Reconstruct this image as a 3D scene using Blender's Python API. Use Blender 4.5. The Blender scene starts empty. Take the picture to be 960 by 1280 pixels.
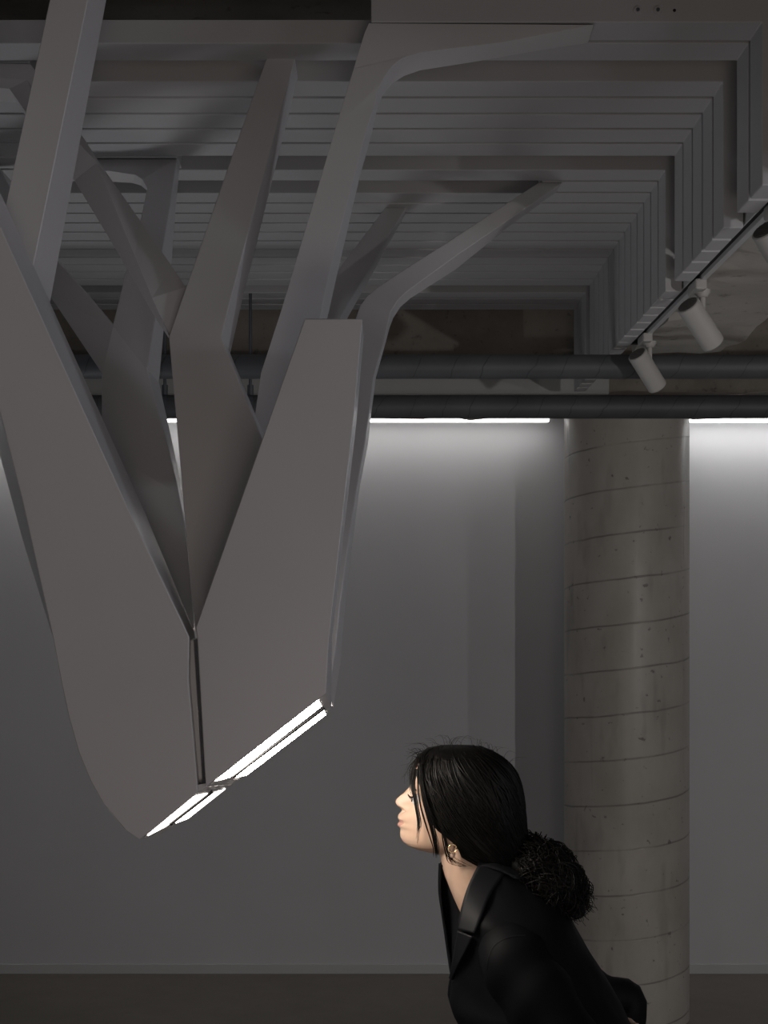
import bpy, bmesh, math, random
from mathutils import Vector, Matrix, noise
from mathutils.geometry import tessellate_polygon
random.seed(7)
SC = bpy.context.scene
COL = SC.collection
F = 1700.0          # focal length in pixels of a 960x1280 frame
CZ = 1.75           # camera height
HX, HY = 480.0, 750.0

def P(px, py, D):
    return Vector(((px - HX) / F * D, D, CZ + (HY - py) / F * D))

# ------------------------------------------------------------------ helpers
def link(name, me, mat=None, parent=None, smooth=None, bevel=None, seg=2):
    o = bpy.data.objects.new(name, me)
    COL.objects.link(o)
    if mat:
        me.materials.append(mat)
    if parent:
        o.parent = parent
        o.matrix_parent_inverse = parent.matrix_world.inverted() if False else Matrix.Translation(-parent.location)
    if smooth is not None:
        me.shade_smooth()
        if smooth < 179:
            me.set_sharp_from_angle(angle=math.radians(smooth))
    if bevel:
        m = o.modifiers.new('bevel', 'BEVEL')
        m.width = bevel; m.segments = seg; m.limit_method = 'ANGLE'; m.angle_limit = math.radians(35)
        m.harden_normals = False
    return o

def mesh(verts, faces, tri=False):
    bm = bmesh.new()
    vs = [bm.verts.new(v) for v in verts]
    for f in faces:
        try:
            bm.faces.new([vs[i] for i in f])
        except ValueError:
            pass
    big = [f for f in bm.faces if len(f.verts) > 4] if not tri else list(bm.faces)
    if big:
        bmesh.ops.triangulate(bm, faces=big, ngon_method='EAR_CLIP')
    bmesh.ops.recalc_face_normals(bm, faces=list(bm.faces))
    me = bpy.data.meshes.new('m')
    bm.to_mesh(me); bm.free()
    return me

def caps(loop, off):
    """triangles of a concave loop, cut in the view of its own frontal outline"""
    flat = [Vector((v.x / v.y, (v.z - CZ) / v.y, 0)) for v in loop] if all(v.y > .3 for v in loop) else [Vector(v) for v in loop]
    return [[i + off for i in t] for t in tessellate_polygon([flat])]

def prism(front, back, ngon=False):
    n = len(front)
    if ngon:
        fs = [list(range(n)), list(range(n, 2 * n))[::-1]]
    else:
        fs = caps(front, 0) + [t[::-1] for t in caps(back, n)]
    for i in range(n):
        j = (i + 1) % n
        fs.append([i, i + n, j + n, j])
    return mesh(list(front) + list(back), fs)

def plate(fp, thick, override=None):
    """front loop of (px,py,D); pure depth extrusion, some back corners given explicitly"""
    fr = [P(*p) for p in fp]
    bk = [v + Vector((0, thick, 0)) for v in fr]
    for i, p in (override or {}).items():
        bk[i] = P(*p)
    return prism(fr, bk)

def box_data(x0, x1, y0, y1, z0, z1):
    v = [(x, y, z) for x in (x0, x1) for y in (y0, y1) for z in (z0, z1)]
    f = [(0, 1, 3, 2), (4, 6, 7, 5), (0, 4, 5, 1), (2, 3, 7, 6), (0, 2, 6, 4), (1, 5, 7, 3)]
    return [Vector(a) for a in v], f

def box(*a):
    return mesh(*box_data(*a))

def frames(pts):
    T = []
    for i in range(len(pts)):
        a = pts[max(0, i - 1)]; b = pts[min(len(pts) - 1, i + 1)]
        T.append((b - a).normalized())
    up = Vector((0, 0, 1)) if abs(T[0].z) < .9 else Vector((0, 1, 0))
    n = (up - T[0] * up.dot(T[0])).normalized()
    out = []
    for t in T:
        n = (n - t * n.dot(t)).normalized()
        out.append((t, n, t.cross(n)))
    return out

def tube_data(pts, radii, seg=12, round_ends=True, flat=None):
    """closed tube, radii per point; flat=(k1,k2) scales the two cross directions"""
    pts = [Vector(p) for p in pts]
    if not hasattr(radii, '__len__'):
        radii = [radii] * len(pts)
    radii = list(radii)
    if round_ends:
        fr = frames(pts)
        a, b = [], []
        ra, rb = [], []
        for k in (80, 55, 28):
            s, c = math.sin(math.radians(k)), math.cos(math.radians(k))
            a.append(pts[0] - fr[0][0] * radii[0] * s); ra.append(radii[0] * c)
            b.insert(0, pts[-1] + fr[-1][0] * radii[-1] * s); rb.insert(0, radii[-1] * c)
        pts = a + pts + b
        radii = ra + radii + rb
    fr = frames(pts)
    V, Fc = [], []
    k1, k2 = flat or (1, 1)
    for p, r, (t, n, b) in zip(pts, radii, fr):
        for i in range(seg):
            an = 2 * math.pi * i / seg
            V.append(p + n * (math.cos(an) * r * k1) + b * (math.sin(an) * r * k2))
    for i in range(len(pts) - 1):
        for j in range(seg):
            k = (j + 1) % seg
            Fc.append((i * seg + j, i * seg + k, (i + 1) * seg + k, (i + 1) * seg + j))
    Fc.append(tuple(range(seg))[::-1])
    Fc.append(tuple(range((len(pts) - 1) * seg, len(pts) * seg)))
    return V, Fc

def merge(*datas):
    V, Fc = [], []
    for v, f in datas:
        o = len(V)
        V += [Vector(a) for a in v]
        Fc += [tuple(i + o for i in g) for g in f]
    return V, Fc

def raw_mesh(V, Fc):
    me = bpy.data.meshes.new('m')
    me.from_pydata([tuple(v) for v in V], [], Fc)
    bm = bmesh.new(); bm.from_mesh(me)
    bmesh.ops.recalc_face_normals(bm, faces=list(bm.faces))
    bm.to_mesh(me); bm.free()
    return me

def lerp_rows(rows, x):
    if x <= rows[0][0]:
        return rows[0][1:]
    for a, b in zip(rows, rows[1:]):
        if x <= b[0]:
            t = (x - a[0]) / (b[0] - a[0])
            return tuple(p + (q - p) * t for p, q in zip(a[1:], b[1:]))
    return rows[-1][1:]

def smooth_path(pts, n=4):
    """Catmull-Rom"""
    pts = [Vector(p) for p in pts]
    out = []
    for i in range(len(pts) - 1):
        p0 = pts[max(i - 1, 0)]; p1 = pts[i]; p2 = pts[i + 1]; p3 = pts[min(i + 2, len(pts) - 1)]
        for k in range(n):
            t = k / n
            out.append(0.5 * ((2 * p1) + (p2 - p0) * t + (2 * p0 - 5 * p1 + 4 * p2 - p3) * t * t + (3 * p1 - p0 - 3 * p2 + p3) * t ** 3))
    out.append(pts[-1])
    return out

def root(name, label, cat, loc=(0, 0, 0), group=None):
    o = bpy.data.objects.new(name, None)
    COL.objects.link(o)
    o.location = loc
    o.empty_display_size = .1
    return tag(o, label, cat, group)

def tag(o, label, cat, group=None):
    o['label'] = label; o['category'] = cat
    if group:
        o['group'] = group
    return o

def struct(o, label=None, cat=None):
    o['kind'] = 'structure'
    if label:
        o['label'] = label
    if cat:
        o['category'] = cat
    return o

# ------------------------------------------------------------------ materials
def new_mat(name):
    m = bpy.data.materials.new(name); m.use_nodes = True
    nt = m.node_tree
    return m, nt, nt.nodes['Principled BSDF']

def L(nt, a, b):
    nt.links.new(a, b)

def coords(nt, scale=(1, 1, 1), obj=True):
    tc = nt.nodes.new('ShaderNodeTexCoord'); mp = nt.nodes.new('ShaderNodeMapping')
    mp.inputs['Scale'].default_value = scale
    L(nt, tc.outputs['Object'], mp.inputs['Vector'])
    return mp.outputs['Vector']

def noise_tex(nt, vec, scale, detail=4, rough=.55):
    n = nt.nodes.new('ShaderNodeTexNoise')
    n.inputs['Scale'].default_value = scale; n.inputs['Detail'].default_value = detail
    n.inputs['Roughness'].default_value = rough
    L(nt, vec, n.inputs['Vector'])
    return n.outputs['Fac']

def ramp(nt, fac, stops):
    r = nt.nodes.new('ShaderNodeValToRGB')
    e = r.color_ramp.elements
    while len(e) < len(stops):
        e.new(.5)
    for el, (p, c) in zip(e, stops):
        el.position = p; el.color = (*c, 1) if len(c) == 3 else c
    L(nt, fac, r.inputs['Fac'])
    return r.outputs['Color']

def bump(nt, h, strength, dist, bsdf):
    b = nt.nodes.new('ShaderNodeBump')
    b.inputs['Strength'].default_value = strength; b.inputs['Distance'].default_value = dist
    L(nt, h, b.inputs['Height']); L(nt, b.outputs['Normal'], bsdf.inputs['Normal'])

def mixc(nt, fac, a, b, mode='MIX'):
    m = nt.nodes.new('ShaderNodeMix'); m.data_type = 'RGBA'; m.blend_type = mode
    if isinstance(fac, float):
        m.inputs['Factor'].default_value = fac
    else:
        L(nt, fac, m.inputs['Factor'])
    for s, k in ((a, 6), (b, 7)):
        if isinstance(s, tuple):
            m.inputs[k].default_value = (*s, 1)
        else:
            L(nt, s, m.inputs[k])
    return m.outputs[2]

def mathn(nt, op, a, b=None, c=None):
    m = nt.nodes.new('ShaderNodeMath'); m.operation = op
    for i, s in enumerate((a, b, c)):
        if s is None:
            continue
        if isinstance(s, (int, float)):
            m.inputs[i].default_value = s
        else:
            L(nt, s, m.inputs[i])
    return m.outputs[0]

def painted(name, col, rough=.5, var=.06, spec=.5, bumps=.06, scale=60):
    m, nt, b = new_mat(name)
    v = coords(nt)
    n = noise_tex(nt, v, 2.2, 3)
    lo = tuple(c * (1 - var) for c in col); hi = tuple(min(1, c * (1 + var)) for c in col)
    L(nt, ramp(nt, n, [(.35, lo), (.65, hi)]), b.inputs['Base Color'])
    b.inputs['Roughness'].default_value = rough
    b.inputs['Specular IOR Level'].default_value = spec
    if bumps:
        bump(nt, noise_tex(nt, v, scale, 3), bumps, .002, b)
    return m

def concrete(name, a, c, rough=.75, scale=3.0, bumps=.5):
    m, nt, b = new_mat(name)
    v = coords(nt)
    n1 = noise_tex(nt, v, scale, 6, .62)
    n2 = noise_tex(nt, v, scale * 11, 5, .6)
    base = ramp(nt, n1, [(.3, a), (.7, c)])
    spots = ramp(nt, n2, [(.26, (.35, .35, .35)), (.4, (1, 1, 1))])
    L(nt, mixc(nt, .8, base, spots, 'MULTIPLY'), b.inputs['Base Color'])
    b.inputs['Roughness'].default_value = rough
    bump(nt, mathn(nt, 'ADD', n1, mathn(nt, 'MULTIPLY', n2, .4)), bumps, .01, b)
    return m

M_LAMP = painted('white_satin_metal', (.57, .556, .563), .33, .03, .5, .03, 90)
M_RIB = painted('grey_painted_rib', (.46, .457, .464), .55, .04, .4, .05, 70)
M_WALL = painted('white_plaster', (.64, .645, .665), .75, .02, .3, .06, 120)
M_BASE = painted('grey_baseboard', (.58, .59, .60), .6, .02, .3, .03)
M_SLAB = concrete('dark_concrete_slab', (.24, .225, .205), (.38, .36, .33), .85, 2.5)
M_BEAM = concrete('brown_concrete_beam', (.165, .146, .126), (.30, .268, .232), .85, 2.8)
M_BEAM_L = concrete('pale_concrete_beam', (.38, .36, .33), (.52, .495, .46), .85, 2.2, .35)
M_GREY = painted('grey_panel', (.42, .42, .41), .7, .05)
M_SPOT = painted('white_spot_metal', (.42, .41, .395), .45, .02, .5, .02)
M_TRACK = painted('grey_track_metal', (.5, .5, .5), .45, .02)
M_BLACK = painted('black_plastic', (.008, .008, .009), .6, .1)
M_DARKMETAL = painted('dark_steel', (.09, .10, .115), .45, .1)
M_VENT = painted('spot_vent_grey', (.12, .115, .11), .7, .3, .4, .8, 260)

def mat_floor():
    m, nt, b = new_mat('polished_concrete_floor')
    v = coords(nt)
    n1 = noise_tex(nt, v, .9, 6, .6); n2 = noise_tex(nt, v, 9, 4)
    L(nt, mixc(nt, .35, ramp(nt, n1, [(.3, (.185, .163, .142)), (.7, (.26, .23, .20))]),
               ramp(nt, n2, [(.3, (.16, .15, .13)), (.7, (.24, .22, .19))])), b.inputs['Base Color'])
    b.inputs['Roughness'].default_value = .45
    bump(nt, n2, .05, .004, b)
    return m
M_FLOOR = mat_floor()

def mat_pipe():
    m, nt, b = new_mat('wrapped_pipe_insulation')
    tc = nt.nodes.new('ShaderNodeTexCoord')
    sp = nt.nodes.new('ShaderNodeSeparateXYZ'); L(nt, tc.outputs['Object'], sp.inputs[0])
    ang = mathn(nt, 'ARCTAN2', sp.outputs['Z'], sp.outputs['Y'])
    nz = noise_tex(nt, coords(nt), 5, 3)
    u = mathn(nt, 'ADD', mathn(nt, 'MULTIPLY', sp.outputs['X'], 9.0), mathn(nt, 'MULTIPLY', ang, .16))
    u = mathn(nt, 'ADD', u, mathn(nt, 'MULTIPLY', nz, 1.1))
    fr = mathn(nt, 'FRACT', u)
    ln = mathn(nt, 'LESS_THAN', fr, .03)
    L(nt, mixc(nt, ln, ramp(nt, nz, [(.3, (.062, .066, .072)), (.7, (.085, .090, .097))]), (.042, .044, .047)), b.inputs['Base Color'])
    b.inputs['Roughness'].default_value = .55
    bump(nt, mathn(nt, 'ADD', fr, mathn(nt, 'MULTIPLY', nz, .6)), .35, .006, b)
    return m
M_PIPE = mat_pipe()

def mat_column():
    m, nt, b = new_mat('spiral_formed_concrete')
    tc = nt.nodes.new('ShaderNodeTexCoord')
    v = tc.outputs['Object']
    sp = nt.nodes.new('ShaderNodeSeparateXYZ'); L(nt, v, sp.inputs[0])
    ang = mathn(nt, 'ARCTAN2', sp.outputs['Y'], sp.outputs['X'])
    wob = mathn(nt, 'MULTIPLY', mathn(nt, 'SUBTRACT', noise_tex(nt, coords(nt), 4, 3), .5), .10)
    u = mathn(nt, 'SUBTRACT', mathn(nt, 'DIVIDE', sp.outputs['Z'], .183), mathn(nt, 'DIVIDE', ang, 2 * math.pi))
    u = mathn(nt, 'ADD', mathn(nt, 'ADD', u, .18), wob)
    d = mathn(nt, 'ABSOLUTE', mathn(nt, 'SUBTRACT', mathn(nt, 'FRACT', u), .5))
    mr = nt.nodes.new('ShaderNodeMapRange'); mr.inputs[1].default_value = .008; mr.inputs[2].default_value = .028
    mr.inputs[3].default_value = 1; mr.inputs[4].default_value = 0
    L(nt, d, mr.inputs[0])
    brk = ramp(nt, noise_tex(nt, coords(nt), 3.5, 4), [(.36, (.12,) * 3), (.56, (1,) * 3)])
    seam = mathn(nt, 'MULTIPLY', mr.outputs[0], brk)
    n1 = noise_tex(nt, coords(nt, (1, 1, .6)), 5, 6, .6)
    base = ramp(nt, n1, [(.3, (.39, .365, .33)), (.7, (.50, .47, .435))])
    n2 = noise_tex(nt, coords(nt), 34, 3, .5)
    pores = ramp(nt, n2, [(.27, (.45,) * 3), (.33, (1,) * 3)])
    n3 = noise_tex(nt, coords(nt, (1, 1, .25)), 13, 2)
    stain = ramp(nt, n3, [(.28, (.82,) * 3), (.42, (1,) * 3)])
    c = mixc(nt, 1.0, mixc(nt, 1.0, base, pores, 'MULTIPLY'), stain, 'MULTIPLY')
    L(nt, mixc(nt, mathn(nt, 'MULTIPLY', seam, .62), c, (.12, .11, .10)), b.inputs['Base Color'])
    rr = ramp(nt, noise_tex(nt, coords(nt, (7, 7, .5)), 2.5, 3), [(.35, (.5,) * 3), (.7, (.27,) * 3)])
    L(nt, rr, b.inputs['Roughness'])
    b.inputs['Specular IOR Level'].default_value = .4
    bump(nt, mathn(nt, 'ADD', mathn(nt, 'MULTIPLY', seam, -1.0), mathn(nt, 'MULTIPLY', n1, .5)), .3, .006, b)
    return m
M_COL = mat_column()

def mat_emit(name, col, strength):
    m, nt, b = new_mat(name)
    b.inputs['Base Color'].default_value = (.8, .8, .8, 1)
    b.inputs['Emission Color'].default_value = (*col, 1)
    b.inputs['Emission Strength'].default_value = strength
    v = coords(nt)
    return m
M_LED = mat_emit('lit_lamp_strip', (1, .92, .82), 36)
M_LED2 = mat_emit('lit_lamp_strip_short', (1, .92, .82), 7)
M_COVE_L = mat_emit('lit_cove_tube', (1, .97, .94), 6.0)
M_COVE_R = mat_emit('lit_cove_tube_bright', (1, .985, .97), 11.0)

def mat_skin():
    m, nt, b = new_mat('skin')
    n = noise_tex(nt, coords(nt), 28, 4)
    L(nt, ramp(nt, n, [(.3, (.60, .40, .29)), (.7, (.66, .45, .335))]), b.inputs['Base Color'])
    b.inputs['Roughness'].default_value = .46
    b.inputs['Subsurface Weight'].default_value = .12
    b.inputs['Subsurface Radius'].default_value = (.012, .005, .003)
    b.inputs['Subsurface Scale'].default_value = .5
    return m
M_SKIN = mat_skin()
M_LIP = painted('lip', (.52, .27, .22), .35, .05, .5, .02)
def mat_cloth():
    m, nt, b = new_mat('black_wool')
    w = nt.nodes.new('ShaderNodeTexWave'); w.inputs['Scale'].default_value = 420; w.inputs['Distortion'].default_value = 1
    L(nt, coords(nt, (1, 1, 1)), w.inputs['Vector'])
    L(nt, ramp(nt, w.outputs['Fac'], [(.2, (.0035, .0036, .0043)), (.8, (.0065, .0067, .0078))]), b.inputs['Base Color'])
    b.inputs['Roughness'].default_value = .62
    b.inputs['Specular IOR Level'].default_value = .10
    bump(nt, w.outputs['Fac'], .1, .0006, b)
    return m
M_CLOTH = mat_cloth()
M_LAPEL = painted('black_satin_lapel', (.009, .009, .0105), .55, .08, .16, .03)
M_SHIRT = painted('black_top', (.008, .008, .009), .7, .1)
def mat_hair():
    m, nt, b = new_mat('black_hair')
    n = noise_tex(nt, coords(nt, (60, 60, 6)), 6, 4)
    L(nt, ramp(nt, n, [(.3, (.0035, .003, .0028)), (.7, (.008, .0068, .006))]), b.inputs['Base Color'])
    b.inputs['Roughness'].default_value = .5
    b.inputs['Specular IOR Level'].default_value = .16
    bump(nt, n, .35, .002, b)
    return m
M_HAIR = mat_hair()
M_EYE = painted('eye_white', (.72, .70, .68), .2, .02, .5, 0)
M_IRIS = painted('dark_iris', (.02, .012, .008), .15, .1, .5, 0)
M_GOLD, _nt, _b = new_mat('gold'); _b.inputs['Metallic'].default_value = 1
_b.inputs['Roughness'].default_value = .25
_g = noise_tex(_nt, coords(_nt), 40); L(_nt, ramp(_nt, _g, [(.3, (.75, .5, .28)), (.7, (.9, .66, .4))]), _b.inputs['Base Color'])

# ------------------------------------------------------------------ room shell
DW = CZ * F / 467.0                     # back wall distance
H_SLAB = 1.36
struct(link('floor', box(-5.5, 5.5, -4.0, DW + .3, -.12, 0), M_FLOOR), 'dark polished concrete floor', 'floor')
struct(link('wall_back', box(-5.5, 5.5, DW, DW + .25, 0, CZ + H_SLAB), M_WALL), 'plain white back wall washed from above', 'wall')
struct(link('ceiling', box(-5.5, 5.5, -4.0, DW + .3, CZ + H_SLAB, CZ + H_SLAB + .25), M_SLAB), 'dark rough concrete ceiling slab', 'ceiling')
bb_h = 12.0 / F * DW
struct(link('baseboard_back', box(-5.5, 5.5, DW - .008, DW + .01, 0.0, bb_h), M_BASE, bevel=.002), 'low flush baseboard along the back wall', 'baseboard')

def rough_box(x0, x1, y0, y1, z0, z1, amp, res=.08):
    bm = bmesh.new()
    V, Fc = box_data(x0, x1, y0, y1, z0, z1)
    vs = [bm.verts.new(v) for v in V]
    for f in Fc:
        bm.faces.new([vs[i] for i in f])
    for ax, (a, b) in enumerate(((x0, x1), (y0, y1), (z0, z1))):
        n = int((b - a) / res)
        for k in range(1, n):
            co = [0, 0, 0]; co[ax] = a + (b - a) * k / n
            no = [0, 0, 0]; no[ax] = 1
            bmesh.ops.bisect_plane(bm, geom=bm.verts[:] + bm.edges[:] + bm.faces[:], plane_co=co, plane_no=no)
    bmesh.ops.recalc_face_normals(bm, faces=bm.faces[:])
    for v in bm.verts:
        e = sum((abs(v.co.x - x0) < 1e-4 or abs(v.co.x - x1) < 1e-4, abs(v.co.y - y0) < 1e-4 or abs(v.co.y - y1) < 1e-4,
                 abs(v.co.z - z0) < 1e-4 or abs(v.co.z - z1) < 1e-4))
        k = amp * (1.6 if e > 1 else .35)
        v.co += noise.noise_vector(v.co * 7.3) * k + noise.noise_vector(v.co * 21) * k * .5
    me = bpy.data.meshes.new('m'); bm.to_mesh(me); bm.free()
    return me
# the long beam behind the track and the cross beam over the column
struct(link('beam_side', rough_box(.80, 1.10, -1.0, 4.42, CZ + .80, CZ + H_SLAB + .02, .010, .07), M_BEAM_L),
       'pale rough concrete beam running back beside the lighting track', 'beam')
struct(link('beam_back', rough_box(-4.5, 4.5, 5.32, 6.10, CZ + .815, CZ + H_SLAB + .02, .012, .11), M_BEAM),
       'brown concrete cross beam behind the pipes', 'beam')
struct(link('trim_beam', box(-4.5, (760 - HX) / F * 5.27, 5.24, 5.30, CZ + .793, CZ + .868), M_GREY, bevel=.003),
       'flat grey trim panel under the cross beam', 'trim')
# column
CX, CD, CR = (783 - HX) / F * 5.75, 5.75, .2605
def column():
    V, Fc = [], []
    seg, rows = 96, 2
    zs = [0, CZ + .84]
    for z in zs:
        for i in range(seg):
            a = 2 * math.pi * i / seg
            V.append((CR * math.cos(a), CR * math.sin(a), z))
    for i in range(seg):
        j = (i + 1) % seg
        Fc.append((i, j, seg + j, seg + i))
    Fc.append(tuple(range(seg))[::-1]); Fc.append(tuple(range(seg, 2 * seg)))
    o = link('column', raw_mesh(V, Fc), M_COL, smooth=40)
    o.location = (CX, CD, 0)
    return struct(o, 'round bare concrete column with spiral seams', 'column')
column()

# ------------------------------------------------------------------ ceiling ribs
H_R, H_D, PITCH, D0, RW, RT = 1.07, .768, .0964, 2.519, .0835, .046
XC, XO = .70, .742
def rib(n, x0, x1=None, name='ceiling_rib'):
    ya, yb = D0 + n * PITCH, D0 + n * PITCH + RW
    if x1 is None:
        pr = [(x0, H_R), (XC, H_R), (XC, H_D), (XO, H_D), (XO, H_R + RT), (x0, H_R + RT)]
    else:
        pr = [(x0, H_R), (x1, H_R), (x1, H_R + RT), (x0, H_R + RT)]
    fr = [Vector((x, ya, CZ + z)) for x, z in pr]; bk = [Vector((x, yb, CZ + z)) for x, z in pr]
    return link(name, prism(fr, bk), M_RIB, bevel=.0022, seg=2)
ORD = 'first second third fourth fifth sixth seventh eighth ninth tenth eleventh twelfth thirteenth'.split()
GR = 'grey ribs stepping across the ceiling'
XL = -2.3
lab = {}
lab[0] = 'frontmost grey ceiling rib, growing out of the tall upper branch of the sculpture'
lab[1] = 'grey ceiling rib just behind the frontmost one, before the first dark recess'
for k, n in enumerate(range(3, 8)):
    lab[n] = 'grey ceiling rib, %s of the five lying between the two wide dark recesses' % ORD[k]
cn = list(range(9, 22))
for k, n in enumerate(cn):
    lab[n] = 'grey ceiling rib, %s of thirteen counted back from the second dark recess' % ORD[k]
lab[10] = 'grey ceiling rib that the slender long curved branch runs into'
for k, n in enumerate(range(23, 26)):
    lab[n] = 'grey ceiling rib, %s of the last three before the concrete cross beam' % ORD[k]
for n in sorted(lab):
    x0 = XL
    if n == 0: x0 = -.024
    if n == 10: x0 = .405
    if n > 12: x0 = XL - .9
    o = tag(rib(n, x0), lab[n], 'ceiling rib', GR)
    if n == 0:
        y = D0
        for px in (797, 822):
            c = P(px, 13, y)
            b = link('bolt', mesh(*tube_data([c + Vector((0, .003, 0)), c + Vector((0, -.0025, 0))], [.0085, .0075], 16, False)), M_RIB, o, bevel=.001)
            b2 = link('bolt_head', mesh(*tube_data([c + Vector((0, 0, 0)), c + Vector((0, -.005, 0))], [.0035, .0035], 6, False)), M_DARKMETAL, b)
        c = P(843, 13, y)
        link('screw_hole', mesh(*tube_data([c + Vector((0, .002, 0)), c + Vector((0, -.0006, 0))], .003, 12, False)), M_BLACK, o)
tag(rib(2, XL, (38 - HX) / F * 2.72), 'short grey ceiling rib filling the first recess beyond the tall front branch', 'ceiling rib', GR)
tag(rib(8, XL, (222 - HX) / F * 3.30), 'short grey ceiling rib that the rear upright branch bends into', 'ceiling rib', GR)

# ------------------------------------------------------------------ the sculpture lamp
S = root('sculptural_pendant_lamp', 'huge white folded metal branching lamp hanging from the ceiling ribs, lit along its lower edge',
         'pendant lamp', P(250, 985, 2.3))
def spart(name, me, mat=M_LAMP, sm=24, bev=.0016, parent=S):
    return link(name, me, mat, parent, smooth=sm, bevel=bev)

# front panel, slit side (left one)
Lf = [(-75, -235, 2.02), (-42, 190, 2.11), (0, 282, 2.13), (80, 459, 2.15), (160, 635, 2.175), (236.5, 796, 2.2), (235.5, 850, 2.2), (247, 983, 2.2),
      (247, 990.2, 2.2), (175, 1049.2, 2.2), (155, 1036, 2.2), (130, 1006, 2.2), (113, 976, 2.2), (98, 940, 2.2), (86, 897, 2.2), (76, 850, 2.2), (66, 797, 2.2),
      (28, 626, 2.17), (0, 516, 2.15), (-54, 300, 2.12), (-78, 190, 2.10), (-112, -235, 2.02)]
Lov = {5: (243, 790, 2.34), 7: (262, 978, 2.34), 8: (284, 986, 2.40), 9: (200, 1043, 2.40), 10: (176, 1030, 2.36),
       17: (28, 674, 2.36), 18: (0, 570, 2.36), 19: (-58, 330, 2.36), 20: (-88, 200, 2.34)}
spart('panel', plate(Lf, .165, Lov))
# front panel (right one)
Rf = [(381, 398, 2.2), (453, 398.5, 2.2), (443, 515, 2.2), (411, 800, 2.2), (407.5, 866.5, 2.2), (257, 983.2, 2.2), (246.5, 797, 2.2), (244.5, 785, 2.2)]
Rov = {4: (414.5, 886, 2.40), 5: (288, 982, 2.40), 6: (263, 790, 2.34), 7: (262, 780, 2.34)}
spart('panel', plate(Rf, .147, Rov))
# bridge that closes the slit at the bottom
spart('bridge', plate([(246, 981, 2.205), (258, 979, 2.205), (258, 984.2, 2.205), (246, 990.5, 2.205)], .19,
                      {0: (283, 976, 2.40), 1: (290, 974, 2.40), 2: (290, 981, 2.40), 3: (283, 985.5, 2.40)}), bev=.0008)
# plate added in the slit to catch light as its lit left wall
spart('slit_plate', plate([(234, 800, 2.222), (242, 800, 2.222), (253, 980, 2.222), (246, 981, 2.222)], .12), bev=.001)

# tall branch rising at the picture's edge
Af = [(128, -280, 2.22), (168, -280, 2.22), (110, 0, 2.25), (76, 165, 2.27), (42, 330, 2.295), (20, 440, 2.31), (-14, 440, 2.31), (2, 280, 2.29), (18, 205, 2.275), (62, 0, 2.25), (122, -280, 2.22)][1:]
Aov = {0: (196, -280, 2.33), 1: (133, 0, 2.36), 2: (98, 189, 2.375), 3: (63, 378, 2.40), 4: (44, 480, 2.41)}
spart('branch', plate(Af, .11, Aov))
# middle branch with a crease
Bf = [(333.4, 72, 2.69), (369, 72, 2.69), (323.6, 240, 2.56), (287, 380, 2.45), (276.8, 422, 2.42), (328, 549, 2.385), (345, 600, 2.375), (300, 790, 2.36),
      (244.5, 789, 2.36), (237, 723, 2.36), (230, 635, 2.37), (223.5, 560, 2.38), (211, 421, 2.42), (280, 223, 2.57), (313.7, 127.5, 2.645)]
Bov = {1: (372.6, 96.5, 2.785), 2: (337, 240, 2.65), 3: (302, 380, 2.54), 4: (288, 442, 2.51), 5: (331, 546, 2.46), 6: (352, 600, 2.45)}
spart('branch', plate(Bf, .092, Bov))
# upper branch that turns into the frontmost rib
Cf = [(461, 29, 2.519), (742, 31, 2.519), (690, 41, 2.519), (630, 52, 2.519), (575, 60, 2.519), (525, 65.6, 2.517), (510, 69.5, 2.515), (502.5, 73, 2.514), (490, 83, 2.512), (482, 94, 2.51), (472.5, 112.5, 2.51),
      (467, 135, 2.508), (457.5, 165, 2.505), (443, 220, 2.50), (411.7, 340, 2.49), (401, 392, 2.485), (378, 500, 2.47), (330, 600, 2.45), (305, 600, 2.45), (319, 517, 2.46),
      (326, 467, 2.465), (354, 380, 2.475), (400, 225, 2.495), (420, 157.5, 2.502), (442, 86, 2.51), (455.6, 41, 2.517)]
Cov = {1: (735, 54, 2.607), 2: (680, 62, 2.607), 3: (635, 70, 2.607), 4: (592, 77.5, 2.607), 5: (525, 88, 2.605), 6: (505, 95, 2.604), 7: (491, 104, 2.603), 8: (484, 112, 2.602), 9: (478, 120, 2.60), 10: (471, 138, 2.598),
       11: (467.5, 155, 2.595), 12: (460, 185, 2.592), 13: (450, 220, 2.59), 14: (421, 345, 2.58), 15: (411, 390, 2.575)}
spart('branch', plate(Cf, .09, Cov), sm=32)
# short branch behind the front panel
Ef = [(481.7, 259.8, 3.712), (506.7, 260, 3.712), (466, 328, 3.52), (425, 397, 3.32), (398, 470, 3.02), (372, 560, 2.70), (352, 600, 2.54), (336, 600, 2.54), (352, 520, 2.80), (372, 450, 3.08), (407, 397, 3.28), (423, 337, 3.46)]
Eov = {1: (507.2, 267, 3.79), 2: (472.5, 330, 3.60), 3: (435, 397, 3.40), 4: (405, 470, 3.10)}
spart('branch', plate(Ef, .085, Eov))
# long slender curved branch
FL = [(674, 227.7, 3.483), (620, 263, 3.41), (560, 302.5, 3.34), (510, 334, 3.27), (471.7, 359.5, 3.21), (458, 371, 3.18), (450, 382, 3.15), (445, 397, 3.11), (438, 425, 3.02), (436, 470, 2.87), (430, 520, 2.73),
      (426, 555, 2.63), (420, 612, 2.50), (416, 658, 2.43), (413, 697, 2.39), (409, 757, 2.362), (405, 815, 2.362), (400, 860, 2.362)]
FR = [(703, 228.2, 3.483), (640, 272, 3.41), (575, 316.5, 3.34), (535, 345, 3.27), (508, 365, 3.21), (497, 376, 3.18), (488.5, 390, 3.15), (484.5, 406, 3.11), (480.5, 425, 3.04), (467, 472, 2.88), (461, 520, 2.74),
      (456, 555, 2.64), (446, 612, 2.51), (439, 658, 2.44), (433.4, 697, 2.395), (425, 757, 2.366), (419, 815, 2.362), (411.5, 862, 2.362)]
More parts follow.
